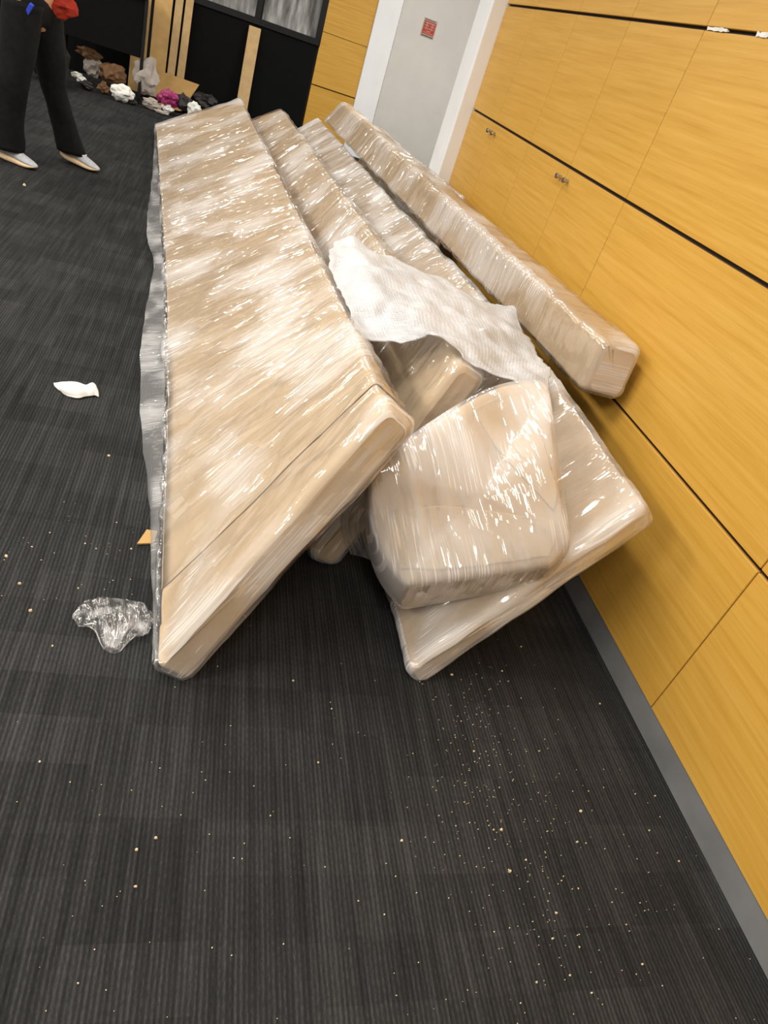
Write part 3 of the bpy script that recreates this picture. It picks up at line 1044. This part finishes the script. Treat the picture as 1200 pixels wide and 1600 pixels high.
for u, v, s in ((907, 1268, .0045), (783, 1297, .004), (771, 1297, .0035), (796, 1362, .0045), (821, 1344, .003), (901, 1316, .004), (915, 1318, .003), (706, 1055, .005), (814, 1011, .004),
                (784, 1049, .003), (937, 1100, .004), (740, 1174, .003), (1060, 1346, .003), (842, 1174, .003), (869, 1427, .0035), (863, 1467, .004), (838, 1535, .003), (924, 1552, .003), (1003, 1507, .003),
                (890, 1524, .0025), (627, 1314, .004), (10, 870, .005), (31, 913, .005), (48, 955, .006), (122, 920, .003), (82, 1010, .003), (170, 713, .006), (243, 1310, .004), (213, 1328, .004), (212, 1386, .004), (62, 1191, .003),
                (382, 963, .0045), (497, 1192, .003), (458, 1064, .003), (518, 1108, .0025), (50, 855, .003), (133, 850, .003), (182, 817, .003), (38, 290, .01), (150, 858, .003), (78, 833, .003), (205, 858, .003), (992, 1241, .003),
                (1023, 1244, .003), (1014, 1298, .003), (978, 1445, .0025), (905, 1480, .0025)):
    crumb(atz(u, v, 0), s)
for cx_, cy_, sx, sy, n in ((745, 1170, 40, 60, 90), (790, 1260, 60, 60, 70), (830, 1400, 60, 80, 80), (770, 1080, 60, 40, 40), (920, 1480, 120, 90, 50), (930, 1280, 90, 60, 30), (500, 1250, 260, 150, 60),
                          (130, 880, 90, 60, 40), (300, 1400, 240, 160, 50)):
    for i in range(n):
        crumb(atz(random.gauss(cx_, sx), random.gauss(cy_, sy), 0), random.uniform(0.0008, 0.002))
vs2 = [v for v in vs]
cr = from_py('wood_crumbs', vs2, fs, M['crumb'], smooth=False)
tag(cr, 'pale crumbs and splinters scattered over the dark carpet', 'crumbs', kind='stuff')


# ------------------------------------------------------------------ far end: table, boards, rubbish
def crumple(name, loc, size, mat, label, cat, seed, group='rubbish heap at the far wall', flat=0.7, rough=0.5):
    bm = bmesh.new()
    bmesh.ops.create_icosphere(bm, subdivisions=3, radius=1)
    for v in bm.verts:
        d = v.co.copy()
        k = 1 + rough * noise.noise(d * 1.6 + V((seed, seed * 2, 0))) + rough * 0.6 * noise.noise(d * 4.1 + V((seed * 3, 0, seed)))
        v.co = V((d.x * size[0], d.y * size[1], d.z * size[2])) * k
    zmin = min(v.co.z for v in bm.verts)
    for v in bm.verts:
        v.co.z -= zmin
    me = bpy.data.meshes.new(name); bm.to_mesh(me); bm.free()
    o = link(name, me, mat, None, (loc[0], loc[1], max(0.002, loc[2])))
    return tag(o, label, cat, group)


tb = empty('black_table', (-1.3, 9.35, 0), 'black table with thin metal legs and black modesty panel before the far wall', 'table')
box('table_top', -1.95, -0.96, 9.25, 9.95, 0.98, 1.01, M['black'], tb, 0.004, 1)
box('modesty_panel', -1.90, -0.99, 9.30, 9.325, 0.44, 0.98, M['black'], tb, 0.003, 1)
for lx in (-1.92, -0.97):
    for ly in (9.30, 9.90):
        box('leg', lx - 0.016, lx + 0.016, ly - 0.016, ly + 0.016, 0.0, 0.98, M['blackm'], tb, 0.003, 1)
ba = crumple('black_bag', (-1.85, 9.0, 0), (0.2, 0.16, 0.26), M['darkscrap'], 'slumped black bag beside the black table behind the walking person', 'bag', 3.1, None, 0.7, 0.25)

# sheet materials leaning on the far wall
ps = slab('plywood_sheet', (-0.98, YB - 0.16, 0.004), (-0.98, YB - 0.02, 1.95), (1, 0, 0), 0.40, (0, 1, 0.07), 0.018, M['ply'])
tag(ps, 'wide pale plywood sheet leaning on the far wall beside the table', 'plywood sheet', 'boards leaning on the far wall')
for i, x in enumerate((-0.715, -0.605)):
    pb = slab('timber_board', (x, YB - 0.17, 0.004), (x + 0.01, YB - 0.03, 1.9), (1, 0, 0), 0.085, (0, 1, 0.07), 0.025, M['timber'])
    tag(pb, ('upright timber board standing right beside the plywood sheet', 'upright timber board nearest the black dado, right of the plywood')[i], 'timber board', 'boards leaning on the far wall')
pb = slab('timber_plank', (0.145, YB - 0.16, 0.004), (0.155, YB - 0.04, 1.03), (1, 0, 0), 0.14, (0, 1, 0.1), 0.03, M['timber'])
tag(pb, 'short pale timber plank standing alone against the black dado', 'timber plank', 'boards leaning on the far wall')
# flattened cartons
c1 = slab('cardboard_sheet', (-0.76, 9.66, 0.06), (-0.64, 9.92, 0.30), (1, -0.25, 0), 0.55, (0, -0.5, 1), 0.008, M['card'], None, 0.001)
tag(c1, 'flattened cardboard carton propped up against the boards', 'cardboard', 'rubbish heap at the far wall')
c2 = slab('cardboard_sheet', (-0.70, 9.50, 0.015), (-0.40, 9.86, 0.07), (1, -0.4, 0.1), 0.34, (0, -0.2, 1), 0.008, M['card'], None, 0.001)
tag(c2, 'flattened cardboard carton lying on the carpet before the rubbish', 'cardboard', 'rubbish heap at the far wall')
heap = [((146, 108), 9.62, (.10, .07, .09), 'offwhite', 'crumpled off-white plastic in the shadow under the black table', 'plastic scrap', 1),
        ((140, 85), 9.6, (.12, .06, .05), 'brownscrap', 'bent brown strip lying on top of the heap under the table', 'brown scrap', 2),
        ((120, 118), 9.3, (.05, .03, .03), 'paper', 'small white scrap at the left end of the rubbish heap', 'paper scrap', 3),
        ((128, 126), 9.25, (.045, .03, .03), 'paper', 'second small white scrap from the left end of the heap', 'paper scrap', 4),
        ((176, 118), 9.4, (.14, .09, .09), 'brownscrap', 'dark brown crumpled wad in the middle of the heap', 'brown scrap', 5),
        ((190, 150), 9.2, (.11, .06, .07), 'paper', 'bright white crumpled paper at the front of the heap', 'paper scrap', 6),
        ((162, 140), 9.22, (.06, .04, .05), 'brownscrap', 'small tan scrap left of the bright white paper', 'brown scrap', 7),
        ((228, 122), 9.35, (.13, .07, .17), 'offwhite', 'large pale crumpled sheet leaning on the cardboard', 'paper scrap', 8),
        ((207, 160), 9.12, (.05, .03, .03), 'darkscrap', 'dark scrap beside the table leg', 'dark scrap', 9),
        ((236, 165), 9.12, (.09, .04, .05), 'offwhite', 'low pale scrap before the flat cardboard', 'paper scrap', 10),
        ((263, 157), 9.18, (.10, .06, .08), 'magenta', 'crumpled magenta plastic bag at the right of the heap', 'plastic bag', 11),
        ((262, 172), 9.05, (.06, .04, .05), 'paper', 'round white scrap just under the magenta bag', 'paper scrap', 12),
        ((288, 163), 9.2, (.10, .05, .07), 'darkscrap', 'black crumpled wad right of the magenta bag', 'dark scrap', 13),
        ((303, 174), 9.1, (.07, .04, .07), 'paper', 'white crumpled paper at the right end of the heap', 'paper scrap', 14),
        ((322, 160), 9.7, (.13, .08, .09), 'darkscrap', 'dark wad against the black dado at the right of the heap', 'dark scrap', 15),
        ((252, 176), 9.0, (.07, .02, .02), 'offwhite', 'thin pale strip at the very front of the heap', 'paper scrap', 16),
        ((135, 135), 9.2, (.07, .05, .04), 'darkscrap', 'dark scrap at the front left of the heap', 'dark scrap', 17)]
for (u, v), y, s, m, lab, cat, sd in heap:
    p = atz(u, v, s[2] * 0.9)
    if p.y < y + 0.15:
        p.z = 0.0
    else:
        p = aty(u, v, y)
    crumple('crumpled_scrap', (p.x, p.y, max(0.002, p.z - s[2])), s, M[m], lab, cat, sd * 1.37)


# ------------------------------------------------------------------ the walking person (seen from the hips down)
def skin_obj(name, verts, edges, mat, parent, root=0, sub=2):
    me = bpy.data.meshes.new(name)
    me.from_pydata([v[0] for v in verts], edges, [])
    o = link(name, me, mat, parent)
    s = o.modifiers.new('skin', 'SKIN'); s.use_smooth_shade = True
    for i, v in enumerate(verts):
        r = v[1]
        me.skin_vertices[0].data[i].radius = (r, r) if isinstance(r, (int, float)) else r
        me.skin_vertices[0].data[i].use_root = (i == root)
    md = o.modifiers.new('sub', 'SUBSURF'); md.levels = sub; md.render_levels = sub
    return o


HD = V((0.925, -0.38, 0)).normalized()       # walking direction
SD = V((HD.y, -HD.x, 0))                       # the person's right (towards the camera)
pe = empty('person', (-1.25, 5.78, 0), 'person in black trousers and grey running shoes walking past the rubbish heap', 'person')
toeL, toeR = atz(155, 272, 0.0), atz(58, 268, 0.0)
ankL = V(toeL) - HD * 0.235 + V((0, 0, 0.085))
ankR = V(toeR) - HD * 0.235 + V((0, 0, 0.085))
hip = V((-1.27, 5.77, 0.93))
hipL, hipR = hip - SD * 0.10 + V((0, 0, -.03)), hip + SD * 0.10 + V((0, 0, -.03))
kneeL = aty(84, 135, 5.93)
kneeR = V((-1.36, 5.63, 0.5))
up_ = V((0, 0, 1))
shL, shR = hip - SD * 0.19 + up_ * 0.50, hip + SD * 0.19 + up_ * 0.50
elL, elR = shL + V((0.05, 0.02, -.29)), shR + V((-.02, -.02, -.29))
haL, haR = aty(80, 2, 5.85), aty(26, 16, 5.62)
bv = [(hip, .12), (hip + up_ * .25, .115), (hip + up_ * .45, .13), (hip + up_ * .56, .06), (hip + up_ * .64 + HD * .01, .055), (hip + up_ * .72 + HD * .02, .085), (hip + up_ * .82 + HD * .015, .085),
      (shL, .055), (elL, .042), (haL + V((0, 0, .05)), .028), (shR, .055), (elR, .042), (haR + V((0, 0, .05)), .028),
      (hipL, .085), (kneeL, .055), (ankL, .038), (hipR, .085), (kneeR, .055), (ankR, .038),
      (hip + up_ * .735 + HD * .115, .014)]
be = [(0, 1), (1, 2), (2, 3), (3, 4), (4, 5), (5, 6), (2, 7), (7, 8), (8, 9), (2, 10), (10, 11), (11, 12), (0, 13), (13, 14), (14, 15), (0, 16), (16, 17), (17, 18), (5, 19)]


def hand(h, ei, side):
    # palm and five fingers hanging down and slightly curled
    pi = len(bv)
    bv.append((h, (.036, .018))); be.append((ei, pi))
    for k, (off, ln) in enumerate(((-.030, .060), (-.010, .072), (.010, .068), (.028, .054))):
        i = len(bv)
        b0 = h + HD * off * -1 + V((0, 0, -.04))
        bv.append((b0, .009)); be.append((pi, i))
        bv.append((b0 + V((0, 0, -ln * .5)) + SD * (-side * .008), .0085)); be.append((i, i + 1))
        bv.append((b0 + V((0, 0, -ln * .95)) + SD * (-side * .026), .0075)); be.append((i + 1, i + 2))
    i = len(bv)
    bv.append((h + HD * .036 + V((0, 0, -.01)), .010)); be.append((pi, i))
    bv.append((h + HD * .050 + V((0, 0, -.045)), .009)); be.append((i, i + 1))


hand(haL, 9, -1)
hand(haR, 12, 1)
skin_obj('body', bv, be, M['skin'], pe)
# trousers: loose straight legs
skin_obj('trousers', [(hip + up_ * .12, .14), (hip + up_ * .02, .150), (hipL, .10), (hipL.lerp(kneeL, .3), .09), (hipR, .10), (hipR.lerp(kneeR, .3), .09)],
         [(0, 1), (1, 2), (2, 3), (1, 4), (4, 5)], M['trouser'], pe)


def leg_tube(path, radii, seed):
    n, m = 26, 18
    verts, faces = [], []
    for j in range(n):
        t = j / (n - 1)
        c = crom(path, t)
        r = crom([V((x, y, 0)) for x, y in radii], t)
        for i in range(m):
            a = 2 * math.pi * i / m
            d = HD * math.cos(a) * r.x + SD * math.sin(a) * r.y
            k = 1 + 0.10 * noise.noise(V((math.cos(a) * 1.5, math.sin(a) * 1.5, t * 7 + seed)))
            verts.append(c + d * k)
    for j in range(n - 1):
        for i in range(m):
            faces.append((j * m + i, j * m + (i + 1) % m, (j + 1) * m + (i + 1) % m, (j + 1) * m + i))
    for e in (0, n - 1):
        c = sum((verts[e * m + i] for i in range(m)), V()) / m + V((0, 0, 0.03 if e else 0))
        verts.append(c)
        for i in range(m):
            faces.append((e * m + i, e * m + (i + 1) % m, len(verts) - 1))
    return from_py('trouser_leg', verts, faces, M['trouser'], pe)


leg_tube([hipL + V((0, 0, .06)), hipL.lerp(kneeL, .5), kneeL, kneeL.lerp(ankL, .5), ankL + V((0.005, 0, -.005))], [(.11, .115), (.105, .105), (.088, .088), (.085, .083), (.105, .092)], 2.0)
leg_tube([hipR + V((0, 0, .06)), hipR.lerp(kneeR, .5), kneeR, kneeR.lerp(ankR, .5), ankR + V((0.005, 0, -.005))], [(.12, .12), (.115, .11), (.10, .095), (.098, .09), (.115, .10)], 5.0)
jv = [(hip + up_ * .06, .165), (hip + up_ * .26, .155), (hip + up_ * .45, .16), (hip + up_ * .54, .085), (shL, .078), (elL, .062), (haL + V((0, 0, .075)), .045), (shR, .078), (elR, .062), (haR + V((0, 0, .075)), .045)]
skin_obj('jacket', jv, [(0, 1), (1, 2), (2, 3), (2, 4), (4, 5), (5, 6), (2, 7), (7, 8), (8, 9)], M['jacket'], pe)
hc = hip + up_ * .80 + HD * -.005
bm = bmesh.new(); bmesh.ops.create_uvsphere(bm, u_segments=24, v_segments=14, radius=1)
for v in bm.verts:
    d = v.co.copy()
    k = 1 + 0.08 * noise.noise(d * 5)
    v.co = V((d.x * .105, d.y * .1, d.z * .115)) * k
    if d.z < -0.1 and V((d.x, d.y, 0)).dot(HD) > -0.2:
        v.co *= 0.6
    v.co += hc
me = bpy.data.meshes.new('hair'); bm.to_mesh(me); bm.free()
me.polygons.foreach_set('use_smooth', [True] * len(me.polygons))
link('hair', me, M['hair'], pe)
for s in (-1, 1):
    bm = bmesh.new(); bmesh.ops.create_uvsphere(bm, u_segments=10, v_segments=8, radius=.012, matrix=Matrix.Translation(hip + up_ * .755 + HD * .098 + SD * .032 * s))
    me = bpy.data.meshes.new('eye'); bm.to_mesh(me); bm.free(); link('eye', me, M['hair'], pe)


def shoe(toe, pitch):
    """running shoe lofted heel to toe; toe point on the floor"""
    L = 0.315
    # s, half width, sole z0, sole top, upper top
    prof = [(0.0, .018, .030, .052, .085), (0.02, .032, .012, .050, .112), (0.07, .040, .003, .046, .118), (0.12, .040, .002, .043, .112), (0.16, .039, .002, .040, .098),
            (0.20, .044, .002, .036, .080), (0.245, .047, .003, .032, .064), (0.28, .040, .010, .031, .050), (0.305, .024, .020, .031, .040), (L, .008, .027, .031, .033)]

    def place(s, w_, z):
        x = s - L
        xr = x * math.cos(pitch) + 0
        zr = z + (-x) * math.sin(pitch)
        return V((toe.x, toe.y, 0)) + HD * xr + SD * w_ + V((0, 0, zr))

    def loft(fn, name, mat, par):
        verts, faces = [], []
        k = None
        for pr in prof:
            ring = fn(pr)
            k = len(ring)
            verts += [place(pr[0], a, b) for a, b in ring]
        for j in range(len(prof) - 1):
            for i in range(k):
                faces.append((j * k + i, j * k + (i + 1) % k, (j + 1) * k + (i + 1) % k, (j + 1) * k + i))
        faces.append(tuple(range(k)))
        faces.append(tuple((len(prof) - 1) * k + i for i in range(k))[::-1])
        o = from_py(name, verts, faces, mat, par)
        md = o.modifiers.new('sub', 'SUBSURF'); md.levels = 2; md.render_levels = 2
        return o
    upf = lambda p: [(p[1] * .95, p[3] - .004), (p[1] * .98, p[3] + (p[4] - p[3]) * .35), (p[1] * .72, p[3] + (p[4] - p[3]) * .8), (p[1] * .3, p[4]), (-p[1] * .3, p[4]),
                     (-p[1] * .72, p[3] + (p[4] - p[3]) * .8), (-p[1] * .98, p[3] + (p[4] - p[3]) * .35), (-p[1] * .95, p[3] - .004)]
    sof = lambda p: [(p[1] * .92, p[2]), (p[1] * 1.08, (p[2] + p[3]) / 2), (p[1] * 1.03, p[3]), (0, p[3]), (-p[1] * 1.03, p[3]), (-p[1] * 1.08, (p[2] + p[3]) / 2), (-p[1] * .92, p[2]), (0, p[2])]
    u = loft(upf, 'shoe', M['shoe'], pe)
    u['label'] = 'grey running shoe'
    so = loft(sof, 'sole', M['sole'], u)
    so.location = (0, 0, 0)
    # laces across the tongue
    for s, z in ((0.15, .104), (0.17, .096), (0.19, .087)):
        a = place(s, -.026, z - .004); b = place(s, .026, z - .004); m_ = place(s, 0, z + .006)
        vs_ = []
        lc = slab('lace', a, b, HD, .007, (0, 0, 1), .006, M['paper'], u, 0.001)
        lc.location = (0, 0, 0)


shoe(V(toeL), 0.06)
shoe(V(toeR), 0.0)
# things in the hands
cl = crumple('red_cloth', (haL.x + .03, haL.y - .02, haL.z - .09), (.12, .06, .075), M['red'], 'orange red cloth held in the hand of the walking person', 'cloth', 8.3, None, .7, .35)
bl = box('blue_marker', -0.012, 0.012, -0.012, 0.012, -0.06, 0.06, M['blue'], None, 0.004, 2)
bl.location = aty(43, 19, 5.58)
bl.rotation_euler = (0.2, 0.5, 0)
tag(bl, 'small blue object held at the hip of the walking person', 'blue object')
